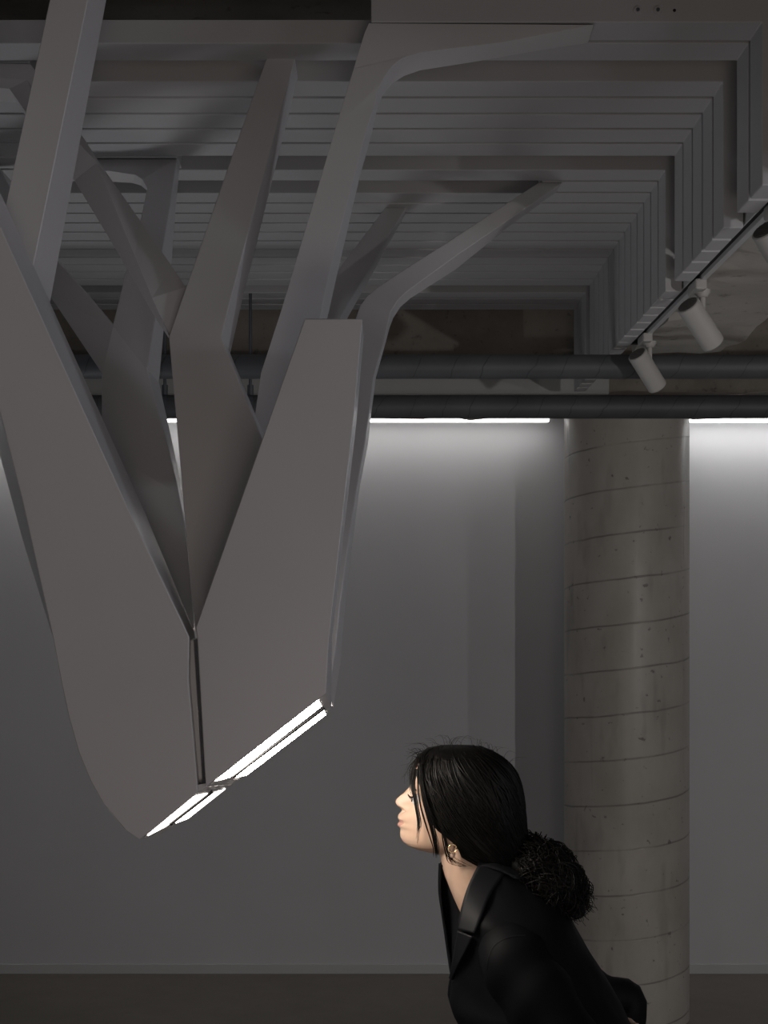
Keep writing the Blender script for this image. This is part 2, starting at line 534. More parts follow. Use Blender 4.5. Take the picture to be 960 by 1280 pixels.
FB = [(697, 239, 3.568), (634, 285, 3.50), (569, 337.5, 3.43), (538, 357, 3.36), (513, 373, 3.30), (500.5, 384, 3.27), (491.5, 398, 3.24), (487, 410, 3.20), (482.5, 427, 3.13), (470, 472, 2.97), (463.5, 522, 2.83),
      (460, 555, 2.73), (449.5, 610, 2.60), (443, 660, 2.53), (438, 700, 2.48), (431, 770, 2.45), (425.5, 830, 2.43), (416.6, 886, 2.42)]
def ribbon(l, r, b, thick):
    V = []
    for p, q, u in zip(l, r, b):
        V += [P(*p), P(*q), P(*u), P(*p) + Vector((0, thick, 0))]
    n = len(l); Fc = [(0, 1, 2, 3), (4 * n - 4, 4 * n - 3, 4 * n - 2, 4 * n - 1)]
    for i in range(n - 1):
        for k in range(4):
            m = (k + 1) % 4
            Fc.append((4 * i + k, 4 * i + m, 4 * i + 4 + m, 4 * i + 4 + k))
    return mesh(V, Fc)
spart('branch', ribbon(FL, FR, FB, .085), sm=32)
# two-faced strut between the middle branch and the tall one
def strut():
    up = [(-90, 78, 2.713), (38, 80, 2.71), (105, 173, 2.70), (123, 201.5, 2.69), (174, 274, 2.60), (215, 333, 2.52), (232, 359, 2.485), (213, 421, 2.43)]
    rd = [(-90, 90, 2.713), (34, 100, 2.71), (104, 185, 2.66), (121, 203, 2.64), (147.5, 269, 2.56), (169, 322, 2.50), (190, 372, 2.455), (211.5, 420, 2.42)]
    lo = [(-90, 103, 2.72), (12, 111, 2.72), (60, 180, 2.72), (93, 225.6, 2.70), (136.6, 298, 2.60), (165, 347, 2.53), (191, 392, 2.47), (211, 421, 2.43)]
    bu = [(-90, 80, 2.80), (38, 84, 2.80), (103, 176, 2.79), (121, 205, 2.78), (171, 278, 2.68), (212, 337, 2.60), (228, 366, 2.56), (214, 425, 2.50)]
    bl = [(-90, 122, 2.80), (20, 128, 2.80), (66, 190, 2.79), (96, 228, 2.77), (139, 302, 2.67), (168, 351, 2.60), (194, 396, 2.55), (213, 426, 2.50)]
    loops = [up, rd, lo, bl, bu]
    V = [P(*p) for l in loops for p in l]
    n = len(up); Fc = []
    for a in range(5):
        b = (a + 1) % 5
        for i in range(n - 1):
            Fc.append((a * n + i, a * n + i + 1, b * n + i + 1, b * n + i))
    Fc.append(tuple(a * n for a in range(5))); Fc.append(tuple(a * n + n - 1 for a in range(5)))
    return mesh(V, Fc, tri=True)
spart('branch', strut(), sm=12, bev=None)
# forked rear plate: upright arm + slanting arm meeting in one V
Gf = [(60, 199, 3.29), (221, 199, 3.29), (212.5, 258, 3.13), (203, 313, 3.0), (194, 398, 2.82), (184, 462, 2.72), (197, 510, 2.66), (210.6, 560, 2.60), (224, 618, 2.54), (231, 655, 2.51), (243, 784, 2.44), (236, 790, 2.44),
      (170, 690, 2.47), (127, 560, 2.56), (127, 466, 2.66), (64.6, 373, 2.84), (20, 306, 2.98), (-40, 250, 3.15), (-60, 199, 3.29), (0, 210, 3.27), (40, 288, 3.0), (72, 326, 2.92), (100, 357, 2.86), (141, 406, 2.78),
      (156, 344, 2.90), (176, 274, 3.07), (184.5, 236, 3.18), (178, 224, 3.21), (169, 218.5, 3.235), (134, 213.6, 3.25), (60, 212, 3.25)]
Gov = {1: (225.7, 199, 3.375), 2: (220, 258, 3.22), 3: (215, 325, 3.06), 4: (206, 400, 2.90), 5: (199, 478, 2.79), 6: (206, 510, 2.74), 7: (217, 560, 2.68), 8: (229, 618, 2.62), 9: (236, 655, 2.58), 10: (246, 784, 2.50),
       25: (176, 285, 3.14), 26: (183.5, 238, 3.26), 27: (176, 232, 3.28), 28: (165, 229, 3.30), 29: (141, 227.5, 3.33), 30: (60, 226, 3.33)}
spart('branch', plate(Gf, .085, Gov), sm=9)

# light strips lying on the sloping under-faces
def strip_on(plane, poly, thick=.004, lift=.0004):
    a, b, c = [P(*p) for p in plane]
    n = (b - a).cross(c - a).normalized()
    cam = Vector((0, 0, CZ))
    if n.dot(cam - a) < 0:
        n = -n
    out = []
    for px, py in poly:
        d = P(px, py, 1.0) - cam
        t = n.dot(a + n * lift - cam) / n.dot(d)
        out.append(cam + d * t)
    return prism(out, [v - n * thick for v in out])
RP = [(257, 983.2, 2.2), (407.5, 866.5, 2.2), (414.5, 886, 2.40)]
LP = [(247, 990.2, 2.2), (175, 1049.2, 2.2), (284, 986, 2.40)]
for pl, poly in ((RP, [(269, 976.4), (398, 875), (402.0, 882.9), (287.4, 971.8)]), (RP, [(296.6, 971.8), (405.3, 888.3), (407.4, 893.5), (308.5, 969)]),
                 (LP, [(185, 1045), (244.5, 995.5), (261.5, 991.5), (207.3, 1033.4)]), (LP, [(219.8, 1029.3), (268.5, 991.0), (282, 986.3), (235, 1023.5)])):
    spart('light_strip', strip_on(pl, poly), M_LED if pl is RP else M_LED2, sm=30, bev=None)

for pl, (a, b) in ((RP, ((406.2, 885.6), (291.0, 972.2))), (LP, ((266.5, 990.2), (213.0, 1031.6)))):  # black bars added to stand for the dark gap between the strips
    dx, dy = b[0] - a[0], b[1] - a[1]; ln = math.hypot(dx, dy); ox, oy = -dy / ln * 1.0, dx / ln * 1.0
    spart('gap_bar', strip_on(pl, [(a[0] + ox, a[1] + oy), (a[0] - ox, a[1] - oy), (b[0] - ox, b[1] - oy), (b[0] + ox, b[1] + oy)], .006, .0028), M_BLACK, bev=None)

# ------------------------------------------------------------------ pipes
def pipe(name, label, y_top, y_bot, D, rods):
    h = (HY - (y_top + y_bot) / 2) / F * D; r = (y_bot - y_top) / 2 / F * D
    seg = 28; V = []; Fc = []
    xs = [-4.2 + .14 * i for i in range(61)]
    ph = random.random() * 9
    for x in xs:
        for i in range(seg):
            a = 2 * math.pi * i / seg
            rr = r * (1 + .0025 * math.sin(x * 21 + a + ph) + .004 * noise.noise((x * 3, math.cos(a), math.sin(a) + ph)))
            V.append((x, math.cos(a) * rr, math.sin(a) * rr))
    for i in range(len(xs) - 1):
        for j in range(seg):
            k = (j + 1) % seg
            Fc.append((i * seg + j, i * seg + k, (i + 1) * seg + k, (i + 1) * seg + j))
    Fc.append(tuple(range(seg))); Fc.append(tuple(range((len(xs) - 1) * seg, len(xs) * seg)))
    o = link(name, raw_mesh(V, Fc), M_PIPE, smooth=50)
    o.location = (0, D, CZ + h)
    tag(o, label, 'pipe', 'wrapped pipes under the ceiling')
    for px in rods:
        x = (px - HX) / F * D
        z0, z1 = r * .9, H_SLAB - h + .01
        d = merge(tube_data([(x, 0, z0), (x, 0, z1)], .0055, 8, False), tube_data([(x, 0, r * 1.0), (x, 0, r + .035)], .011, 8, False))
        k = bpy.data.objects.new('hanger_rod', mesh(*d)); COL.objects.link(k); k.data.materials.append(M_DARKMETAL); k.parent = o
        ring = []
        dd = tube_data([(x - .010, 0, 0), (x + .010, 0, 0)], r * 1.03, 28, False)
        k2 = bpy.data.objects.new('pipe_clamp', mesh(*dd)); COL.objects.link(k2); k2.data.materials.append(M_DARKMETAL); k2.parent = o
    return o
pipe('insulated_pipe', 'dark wrapped pipe running close under the ends of the ceiling ribs, upper of two', 443.5, 473.5, 4.13, (-330, 1190))
pipe('insulated_pipe', 'dark wrapped pipe just above the lit wall top, lower of two', 494, 523.3, 4.75, (206, 313))

# ------------------------------------------------------------------ lights along the wall top
def cove(label, x0, x1, mat):
    y = DW - .13
    z = CZ + (HY - 527.2) / F * y
    r = root('linear_wall_light', label, 'linear light', (0, y, z), 'linear lights along the top of the wall')
    link('housing', box(x0, x1, y - .03, y + .03, z + .012, z + .06), M_TRACK, r, bevel=.003)
    link('diffuser', box(x0 + .004, x1 - .004, y - .022, y + .022, z, z + .0125), mat, r, bevel=.003)
    a, b = r, None
    # bracket to the wall
    for x in (x0 + .25, x1 - .25):
        link('bracket', box(x - .015, x + .015, y + .028, DW + .004, z + .03, z + .05), M_TRACK, r)
xw = lambda px: (px - HX) / F * (DW - .13)
cove('long lit strip light on the wall top behind the lower pipe, ending before the column', xw(-330), xw(687), M_COVE_L)
cove('bright lit strip light on the wall top beyond the concrete column', xw(838), xw(1380), M_COVE_R)

# ------------------------------------------------------------------ track and spotlights
T = root('lighting_track', 'slim grey ceiling track with a black slot beside the rib ends', 'lighting track', (.765, 2.7, CZ + .775))
link('rail', box(.767, .781, .6, 4.12, CZ + .775, CZ + .812), M_TRACK, T, bevel=.0015)
link('rail', box(.7455, .7495, .6, 4.12, CZ + .777, CZ + .812), M_TRACK, T, bevel=.001)
link('slot', box(.749, .768, .6, 4.12, CZ + .786, CZ + .811), M_BLACK, T)
link('end_cap', box(.745, .782, 4.115, 4.13, CZ + .775, CZ + .812), M_BLACK, T)

def spotlight(label, D, ax):
    base = Vector((.768, D, CZ + .775))
    s = root('track_spotlight', label, 'spotlight', base, 'white cylinder spotlights on the track')
    a = mesh(*merge(box_data(base.x - .014, base.x + .014, base.y - .045, base.y + .045, base.z - .022, base.z + .004)))
    link('adapter', a, M_SPOT, s, bevel=.004)
    jt = base + Vector((.014, .005, -.02))
    kn = jt + Vector((0, 0, -.012)); el = jt + Vector((.0, 0, -.062))
    link('joint', mesh(*tube_data([jt + Vector((0, 0, .006)), jt, kn], [.02, .02, .012], 20, False)), M_SPOT, s, smooth=40)
    link('stem', mesh(*tube_data([kn + Vector((0, 0, .004)), el], [.0075, .0075], 14, True)), M_SPOT, s, smooth=50)
    ax = Vector(ax).normalized()
    back = base + Vector((-.026, -.012, -.053))
    front = back + ax * .128
    r = .029
    seg = 40
    # hollow can: outer wall, rim, inner bore
    t, n, b = frames([back, front])[0]
    prof = [(.000, .6 * r), (.0, r - .002), (.002, r), (.126, r), (.128, r - .0015), (.128, r - .004), (.10, r - .006), (.10, 0.002)]
    V = []; Fc = []
    for d, rr in prof:
        for i in range(seg):
            an = 2 * math.pi * i / seg
            V.append(back + ax * d + (n * math.cos(an) + b * math.sin(an)) * rr)
    for i in range(len(prof) - 1):
        for j in range(seg):
            k = (j + 1) % seg
            Fc.append((i * seg + j, i * seg + k, (i + 1) * seg + k, (i + 1) * seg + j))
    Fc.append(tuple(range(seg))); Fc.append(tuple(range((len(prof) - 1) * seg, len(prof) * seg)))
    link('housing', raw_mesh(V, Fc), M_SPOT, s, smooth=35)
    # recessed vent disc at the back end with ribs
    d = [tube_data([back + ax * .001, back - ax * .0008], r * .86, 32, False)]
    for q in range(-3, 4):
        h = math.sqrt(max(0, (r * .82) ** 2 - (q * .007) ** 2))
        d.append(tube_data([back - ax * .001 + n * (q * .007) - b * h, back - ax * .001 + n * (q * .007) + b * h], .0012, 6, False))
    link('vent', raw_mesh(*merge(*d)), M_VENT, s)
    # the tilting arm that joins stem and can
    link('yoke', mesh(*tube_data([el + Vector((0, 0, .01)), back + ax * .045 + n * 0], [.0075, .0085], 12, True)), M_SPOT, s, smooth=50)
    return s
AX = (.082, .062, -.091)
spotlight('white cylinder spotlight nearest the far end of the track, in front of the pipe', 4.0, (.068, .055, -.083))
spotlight('white cylinder spotlight in the middle of the track, against pale concrete', 3.335, AX)
spotlight('white cylinder spotlight cut off by the picture edge, nearest end of the track', 2.66, AX)

# ------------------------------------------------------------------ the woman
WD = 2.55
def head_rows():
    # py, profile x, cheek x, back x, half width, bump sigma
    return [(936, 556, 556, 592, .012, .02), (939, 546, 546, 606, .030, .02), (944, 536, 536, 619, .046, .02), (951, 527, 527, 629, .057, .02), (958, 521, 521, 637, .064, .02),
            (966, 516.5, 517, 642, .069, .02), (974, 514.3, 515, 645, .0715, .02), (979, 513.6, 515, 646, .0725, .016), (983, 512.3, 515.5, 647, .073, .011), (987, 508.8, 516, 647, .0732, .0095),
            (991, 504.6, 516, 647, .0732, .009), (995, 499.2, 515.5, 647, .073, .009), (998, 495.8, 515, 646, .0728, .0095), (1001, 494.2, 514, 646, .0724, .010), (1004, 494.6, 513, 645, .072, .0115), (1007, 496.6, 512, 643, .0712, .0125),
            (1010, 500.6, 510.5, 641, .070, .012), (1013, 502.6, 509, 639, .069, .013), (1016, 499.8, 507.5, 636, .0675, .018), (1019, 497.8, 506.5, 633, .066, .021), (1022, 497.2, 506, 630, .0645, .022), (1025, 498.6, 505.8, 627, .063, .022),
            (1027, 500.5, 505.5, 625, .062, .022), (1029, 497.2, 505.3, 622, .061, .021), (1032, 496.8, 505.2, 619, .060, .020), (1035, 500.8, 505.5, 616, .0585, .020), (1038, 500.6, 506, 613, .057, .022), (1042, 500, 506.5, 609, .055, .024),
            (1047, 501, 508, 604, .052, .025), (1052, 504, 511, 600, .048, .027), (1056, 509, 515, 597, .043, .03), (1059, 515, 521, 594, .037, .03), (1062, 523, 528, 591, .029, .03), (1065, 536, 540, 586, .018, .03), (1066.5, 548, 550, 578, .006, .03)]
def head_data():
    rows = head_rows(); seg = 112
    V, Fc = [], []
    for py, xf, xk, xb, w, sg in rows:
        xc = xk + (xb - xk) * .52
        for i in range(seg):
            s = 2 * math.pi * i / seg - math.pi
            t = s - .72 * math.sin(s)
            c, sn = math.cos(t), math.sin(t)
            e = 2 / 2.25
            y = w * math.copysign(abs(sn) ** e, sn)
            a = (xc - xk) if c > 0 else (xb - xc)
            x = xc - a * math.copysign(abs(c) ** e, c)
            if c > 0:
                x -= (xk - xf) * math.exp(-(y / sg) ** 2)
                # eye sockets
                for sy in (-1, 1):
                    dd = ((y - sy * .030) / .014) ** 2 + ((py - 996) / 8.0) ** 2
                    x += 4.4 * math.exp(-dd)
                    # nostril wings
                    dn = ((y - sy * .0135) / .0065) ** 2 + ((py - 1008.5) / 5.0) ** 2
                    x -= 6.5 * math.exp(-dn)
                    dq = ((y - sy * .0085) / .0045) ** 2 + ((py - 1012.5) / 2.6) ** 2
                    x += 11 * math.exp(-dq)
                    # cheekbone
                    dk = ((y - sy * .042) / .02) ** 2 + ((py - 1012) / 13.0) ** 2
                    x -= 2.2 * math.exp(-dk)
            V.append(P(x, py, WD) + Vector((0, y, 0)))
    n = len(rows)
    for i in range(n - 1):
        for j in range(seg):
            k = (j + 1) % seg
            Fc.append((i * seg + j, i * seg + k, (i + 1) * seg + k, (i + 1) * seg + j))
    Fc.append(tuple(range(seg))); Fc.append(tuple(range((n - 1) * seg, n * seg)))
    return V, Fc

def ellipse_loft(secs, seg=40):
    """secs: (center Vector, dir_a Vector, a, dir_b Vector, b)"""
    V, Fc = [], []
    for c, da, a, db, b in secs:
        for i in range(seg):
            t = 2 * math.pi * i / seg
            V.append(c + da * (a * math.cos(t)) + db * (b * math.sin(t)))
    n = len(secs)
    for i in range(n - 1):
        for j in range(seg):
            k = (j + 1) % seg
            Fc.append((i * seg + j, i * seg + k, (i + 1) * seg + k, (i + 1) * seg + j))
    Fc.append(tuple(range(seg))); Fc.append(tuple(range((n - 1) * seg, n * seg)))
    return V, Fc

def finger(base, d1, bend_ax, lens, r, bends):
    pts = [Vector(base)]; d = Vector(d1).normalized()
    for l, an in zip(lens, bends):
        d = Matrix.Rotation(an, 3, bend_ax) @ d
        pts.append(pts[-1] + d * l)
    return tube_data(pts, [r, r * .95, r * .88, r * .72][:len(pts)], 10)

def hand_data(wrist, fwd, palm_n, curl, side):
    """fwd: towards the fingers, palm_n: direction the palm faces, side: +1/-1 where the thumb leaves"""
    fwd = Vector(fwd).normalized(); palm_n = Vector(palm_n); palm_n = (palm_n - fwd * palm_n.dot(fwd)).normalized()
    lat = fwd.cross(palm_n) * side
    bend = fwd.cross(palm_n)
    w = Vector(wrist)
    ds = []
    for k, (o, ln, lenf) in enumerate(((.026, .088, .072), (.009, .092, .080), (-.009, .088, .074), (-.025, .080, .058))):
        b = w + fwd * ln * .95 + lat * o
        ds.append(tube_data([w + lat * o * .5 + fwd * .005, w + fwd * ln * .5 + lat * o * .9, b], [.013, .0125, .0105], 10))
        ds.append(finger(b, fwd, bend, (lenf * .45, lenf * .31, lenf * .24), .0085, (curl, curl * 1.3, curl * .8)))
    tb = w + fwd * .028 + lat * .024
    ds.append(tube_data([w + fwd * .01 + lat * .008, tb], [.013, .013], 10))
    ds.append(finger(tb, fwd * .65 + lat * .75 + palm_n * .25, bend, (.036, .032, .026), .0098, (.05, curl * .5, curl * .5)))
    return ds

YB = Vector((0, 1, 0))
spine = [(604, 1098, .050, .055), (618, 1122, .058, .085), (634, 1150, .070, .125), (648, 1174, .088, .140), (664, 1202, .098, .145), (684, 1245, .100, .145), (712, 1300, .088, .130), (745, 1345, .096, .150), (772, 1385, .105, .165), (786, 1425, .098, .155)]
def spine_secs(da_=0., db_=0.):
    out = []
    pts = [P(p[0], p[1], WD) for p in spine]
    for i, p in enumerate(spine):
        t = (pts[min(i + 1, len(pts) - 1)] - pts[max(i - 1, 0)]).normalized()
        out.append((pts[i], t.cross(YB).normalized(), p[2] + da_, YB, p[3] + db_))
    return out
# arms: far upper arm points back, near hand goes behind the back to hold the far forearm
sh_n, el_n, wr_n = P(652, 1214, 2.39), P(748, 1378, 2.36), P(790, 1322, 2.54)
sh_f, el_f, wr_f = P(645, 1196, 2.72), P(785, 1258, 2.75), P(742, 1405, 2.70)
hip = P(778, 1392, WD)
leg_n = [hip + Vector((.0, -.085, 0)), Vector((.40, 2.475, .47)), Vector((.46, 2.48, .085))]
leg_f = [hip + Vector((.0, .085, 0)), Vector((.38, 2.635, .47)), Vector((.40, 2.63, .085))]
def body():
    ds = [head_data()]
    ds.append(tube_data(smooth_path([P(583, 1040, WD), P(583, 1066, WD), P(592, 1092, WD), P(612, 1125, WD)], 3), [.052, .0515, .051, .050, .050, .051, .052, .055, .058, .06], 32))
    ds.append(ellipse_loft(spine_secs()))
    ds.append(tube_data([sh_n + Vector((.004, .02, -.012)), sh_n.lerp(el_n, .5), el_n], [.041, .043, .038], 20)); ds.append(tube_data([el_n, el_n.lerp(wr_n, .35), wr_n], [.038, .037, .024], 20))
    ds.append(tube_data([sh_f + Vector((0, -.02, -.006)), sh_f.lerp(el_f, .5), el_f], [.041, .040, .034], 20)); ds.append(tube_data([el_f, el_f.lerp(wr_f, .35), wr_f], [.038, .037, .024], 20))
    grip = (P(795, 1282, 2.68) - wr_n)
    ds += hand_data(wr_n, grip, Vector((-1, .1, .1)), .55, -1)
    ds += hand_data(wr_f, wr_f - el_f, Vector((0, -1, 0)), .25, -1)
    for lg in (leg_n, leg_f):
        ds.append(tube_data([lg[0], lg[0].lerp(lg[1], .5), lg[1]], [.088, .073, .055], 24)); ds.append(tube_data([lg[1], lg[1].lerp(lg[2], .35), lg[2]], [.055, .054, .036], 24))
        ft = lg[2]
        ds.append(tube_data([ft + Vector((.03, 0, -.045)), ft + Vector((-.06, 0, -.05)), ft + Vector((-.15, 0, -.062))], [.033, .034, .022], 16))
    # ears
    for sy in (-1, 1):
        c = P(564, 1039, WD) + Vector((0, sy * .061, 0))
        up = Vector((-.25, 0, 1)).normalized(); fw = Vector((1, 0, .25)).normalized()
        pts = []
        for k in range(9):
            a = math.radians(-60 + 285 * k / 8)
            pts.append(c + up * (.027 * math.sin(a + .35)) + fw * (.016 * math.cos(a + .35)) + Vector((0, sy * .008, 0)))
        ds.append(tube_data(pts, [.0045, .0048, .0048, .0045, .0042, .004, .004, .0042, .0045], 8))
        ds.append(tube_data([c - fw * .004 - up * .010, c + up * .016], [.011, .012], 12, flat=(.5, 1)))
        ds.append(tube_data([c - up * .021 - fw * .009 + Vector((0, sy * .006, 0)), c - up * .030 - fw * .009 + Vector((0, sy * .006, 0))], [.0075, .0065], 10))
    V, Fc = merge(*ds)
    me = raw_mesh(V, Fc)
    o = bpy.data.objects.new('tmp', me); COL.objects.link(o)
    m = o.modifiers.new('r', 'REMESH'); m.mode = 'VOXEL'; m.voxel_size = .0019
    s = o.modifiers.new('s', 'CORRECTIVE_SMOOTH') if False else o.modifiers.new('s', 'SMOOTH'); s.factor = .5; s.iterations = 1
    dg = bpy.context.evaluated_depsgraph_get()
    out = bpy.data.meshes.new_from_object(o.evaluated_get(dg))
    bpy.data.objects.remove(o)
    return out
PER = root('person', 'person in a black blazer bending forward, looking up at the lit lamp edge', 'person', (.43, 2.55, 0))
bme = body()
bme.materials.clear()
body_o = link('body', bme, M_SKIN, PER, smooth=180)
bme.materials.append(M_LIP)
for p in bme.polygons:
    c = p.center
    px = HX + c.x / c.y * F; py = HY - (c.z - CZ) / c.y * F
    yy = c.y - WD
    hw = .021
    if px < 504.5 and abs(yy) < hw:
        k = 1 - (yy / hw) ** 2
        if 1026.5 - 3.4 * k < py < 1028 + 7.0 * k:
            p.material_index = 1
# eyes
for sy in (-1, 1):
    c = P(521.8, 997, WD) + Vector((0, sy * .030, 0))
    fw = Vector((-1, sy * .12, .18)).normalized()
    e = link('eye', raw_mesh(*ellipse_loft([(c + fw * (.0115 * math.cos(a)), Vector((0, 1, 0)).cross(fw).normalized(), max(.0115 * math.sin(a), 1e-4), Vector((0, 1, 0)), max(.0115 * math.sin(a), 1e-4)) for a in [math.pi * k / 12 for k in range(13)]], 20)), M_EYE, PER, smooth=180)
    link('iris', raw_mesh(*tube_data([c + fw * .0095, c + fw * .0122], [.006, .0045], 16, False)), M_IRIS, e)
    lash = []
    for k in range(9):
        u = (k - 4) / 4
        a = c + fw * (.0125 - .003 * u * u) + Vector((0, u * .0125, .0035 - .003 * u * u))
        lash.append(tube_data([a, a + fw * .005 + Vector((0, u * .002, .001)), a + fw * .007 + Vector((0, u * .003, .004))], [.0005, .0004, .0002], 4, False))
    link('eyelashes', raw_mesh(*merge(*lash)), M_HAIR, PER)
    br = [P(516.5, 985.5, WD) + Vector((0, sy * .012, 0)), P(515.3, 983, WD) + Vector((0, sy * .026, 0)), P(518, 984, WD) + Vector((.002, sy * .042, 0))]
    link('eyebrow', raw_mesh(*tube_data(smooth_path(br, 3), [.0016, .0024, .0026, .0026, .0022, .0018, .0010], 8)), M_HAIR, PER, smooth=180)
# earring on the near ear
ec = P(563, 1051, WD) + Vector((0, -.078, 0))
ring = [ec + Vector((.0075 * math.cos(a), -.001, .0075 * math.sin(a))) for a in [2 * math.pi * k / 18 for k in range(18)]]
link('earring', raw_mesh(*tube_data(ring + [ring[0], ring[1]], .0013, 8, False)), M_GOLD, PER, smooth=180)

# ---- hair
hair_rows = [(931.5, 552, 590, .012), (933, 540, 602, .034), (936, 533, 611, .050), (941, 527, 622, .062), (948, 521, 632, .071), (957, 516, 640, .078), (968, 513, 646.5, .0825), (982, 512, 651.5, .085), (1000, 513, 654.5, .086), (1018, 518, 656, .085), (1035, 525, 657.5, .082), (1050, 538, 659, .078), (1062, 552, 658, .073), (1072, 572, 654, .066), (1079, 590, 645, .055), (1084, 606, 632, .035)]
hair_edge = [(931, 500), (944, 500), (947, 531), (955, 523.5), (965, 520.5), (980, 525.5), (1004, 530), (1020, 537), (1030, 545), (1036, 553), (1046, 568), (1058, 573), (1064, 575), (1075, 594), (1084, 606)]
def hair_pt(py, t, lift=0.):
    xf, xb, w = lerp_rows(hair_rows, py)
    xc = (xf + xb) / 2; a = (xb - xf) / 2
    e = 2 / 2.2
    c, sn = math.cos(t), math.sin(t)
    return P(xc - (a + lift * 667) * math.copysign(abs(c) ** e, c), py, WD) + Vector((0, -(w + lift) * math.copysign(abs(sn) ** e, sn), 0))
def hair_t0(py):
    xf, xb, w = lerp_rows(hair_rows, py)
    ex = lerp_rows(hair_edge, py)[0]
    xc = (xf + xb) / 2; a = (xb - xf) / 2
    q = max(-1, min(1, (xc - ex) / a))
    q = math.copysign(abs(q) ** 1.1, q)
    return math.acos(q)
def hair_cap():
    V, Fc = [], []
    pys = [931.5 + (1084 - 931.5) * (k / 40) for k in range(41)]
    seg = 90
    for py in pys:
        t0 = hair_t0(py)
        for i in range(seg + 1):
            t = t0 + (2 * math.pi - 2 * t0) * i / seg
            lf = .0012 * math.sin(t * 41 + 3 * math.sin(py * .05)) + .0025 * noise.noise((math.cos(t) * 3, math.sin(t) * 3, py * .012)) - .001
            V.append(hair_pt(py, t, lf))
    for i in range(len(pys) - 1):
        for j in range(seg):
            a = i * (seg + 1) + j
            Fc.append((a, a + 1, a + seg + 2, a + seg + 1))
    Fc.append(tuple(range(seg + 1)))
    Fc.append(tuple(range(40 * (seg + 1), 41 * (seg + 1))))
    return V, Fc
hd = [hair_cap()]
for k in range(640):                      # strands lying over the cap
    t = random.uniform(-2.9, 2.9)
    t = t if abs(t) > .15 else .4
    py0 = random.uniform(931.5, 985) if random.random() < .75 else random.uniform(985, 1040)
    ln = random.uniform(45, 110)
    pts = []
    drift = random.uniform(.25, .75)
    tt = t
    for q in range(9):
        py = py0 + ln * q / 8
        if py > 1082: break
        tt = t + math.copysign(1, t) * drift * (q / 8) ** 1.3
        tt = max(-math.pi, min(math.pi, tt))
        t0 = hair_t0(py)
        if abs(tt) < t0 + .02:
            tt = math.copysign(t0 + .02, t)
        pts.append(hair_pt(py, tt, .0006 + .0012 * math.sin(q * .39)))
    if len(pts) > 3:
        hd.append(tube_data(pts, [.0007 + .0006 * math.sin(math.pi * i / (len(pts) - 1)) for i in range(len(pts))], 4, False))
def wisp(pts, r=.0005, n=4, jit=0):
    path = smooth_path(pts, n)
    m = len(path)
    hd.append(tube_data(path, [r * (1 - .75 * (i / (m - 1)) ** 2) for i in range(m)], 4, False))
# strands framing the face (near side)
yn = lambda px, py, off: P(px, py, WD) + Vector((0, off, 0))
for k in range(26):
    j = random.gauss(0, 1)
    wisp([yn(524 + j, 950, -.050), yn(525.5 + j * 1.6, 980, -.068), yn(531 + j * 2.2, 1005, -.077), yn(538 + j * 2.0, 1030, -.0745), yn(543.5 + j * 1.5, 1050 + random.uniform(-4, 10), -.066), yn(544 + j * 1.5, 1062 + random.uniform(-6, 3), -.060)], .0009)
for k in range(16):
    j = random.gauss(0, 1)
    wisp([yn(519 + j, 958, -.036), yn(515.5 + j * 1.2, 978, -.046), yn(519 + j * 1.3, 1000, -.058), yn(522.5 + j * 1.4, 1022, -.064), yn(521 + j * 1.4, 1042 + random.uniform(-14, 8), -.058)], .0006)
for k in range(22):
    j = random.gauss(0, 1.2)
    wisp([yn(526 + j, 940, -.02), yn(516 + j * 1.4, 958, -.03), yn(513.3 + j * .7, 972, -.030), yn(514.5 + j, 984, -.034), yn(519 + j * 1.5, 997 + random.uniform(-8, 12), -.05)], .0006)
for k in range(14):                       # by the ear
    j = random.gauss(0, 1)
    wisp([yn(551 + j, 1026, -.083), yn(553 + j * 1.5, 1040, -.080), yn(557 + j * 2, 1056, -.074), yn(563 + j * 3, 1067 + random.uniform(-3, 5), -.064), yn(580 + j * 5, 1076, -.055)], .0007)
# flyaways
for k in range(46):
    s = yn(random.uniform(524, 640), 0, random.uniform(-.04, .04)); px = HX + s.x / WD * F
    for py in range(929, 980):
        xf, xb, w = lerp_rows(hair_rows, py)
        if xf + 3 < px < xb - 3: break
    dx = random.uniform(-22, 4) if px < 560 else random.uniform(-16, 16)
    up = random.uniform(3, 13)
    yo = random.uniform(-.03, .03)
    wisp([yn(px, py + 3, yo), yn(px + dx * .3, py - up * .45, yo), yn(px + dx * .8, py - up * .8, yo * 1.3), yn(px + dx * 1.6, py - up * random.uniform(.2, .9), yo * 1.5)], .00028)
for k in range(26):
    yo = random.uniform(-.035, .035); x0 = random.uniform(522, 534)
    e = random.uniform(0, 1)
    wisp([yn(x0, 938 + random.uniform(0, 14), yo), yn(x0 - random.uniform(3, 8), 936 + 18 * e, yo * 1.1), yn(x0 - random.uniform(8, 16), 938 + 30 * e, yo * 1.2), yn(x0 - random.uniform(10, 26), 934 + 48 * e, yo * 1.3)], .00034)
HAIR = link('hair', raw_mesh(*merge(*hd)), M_HAIR, PER, smooth=60)

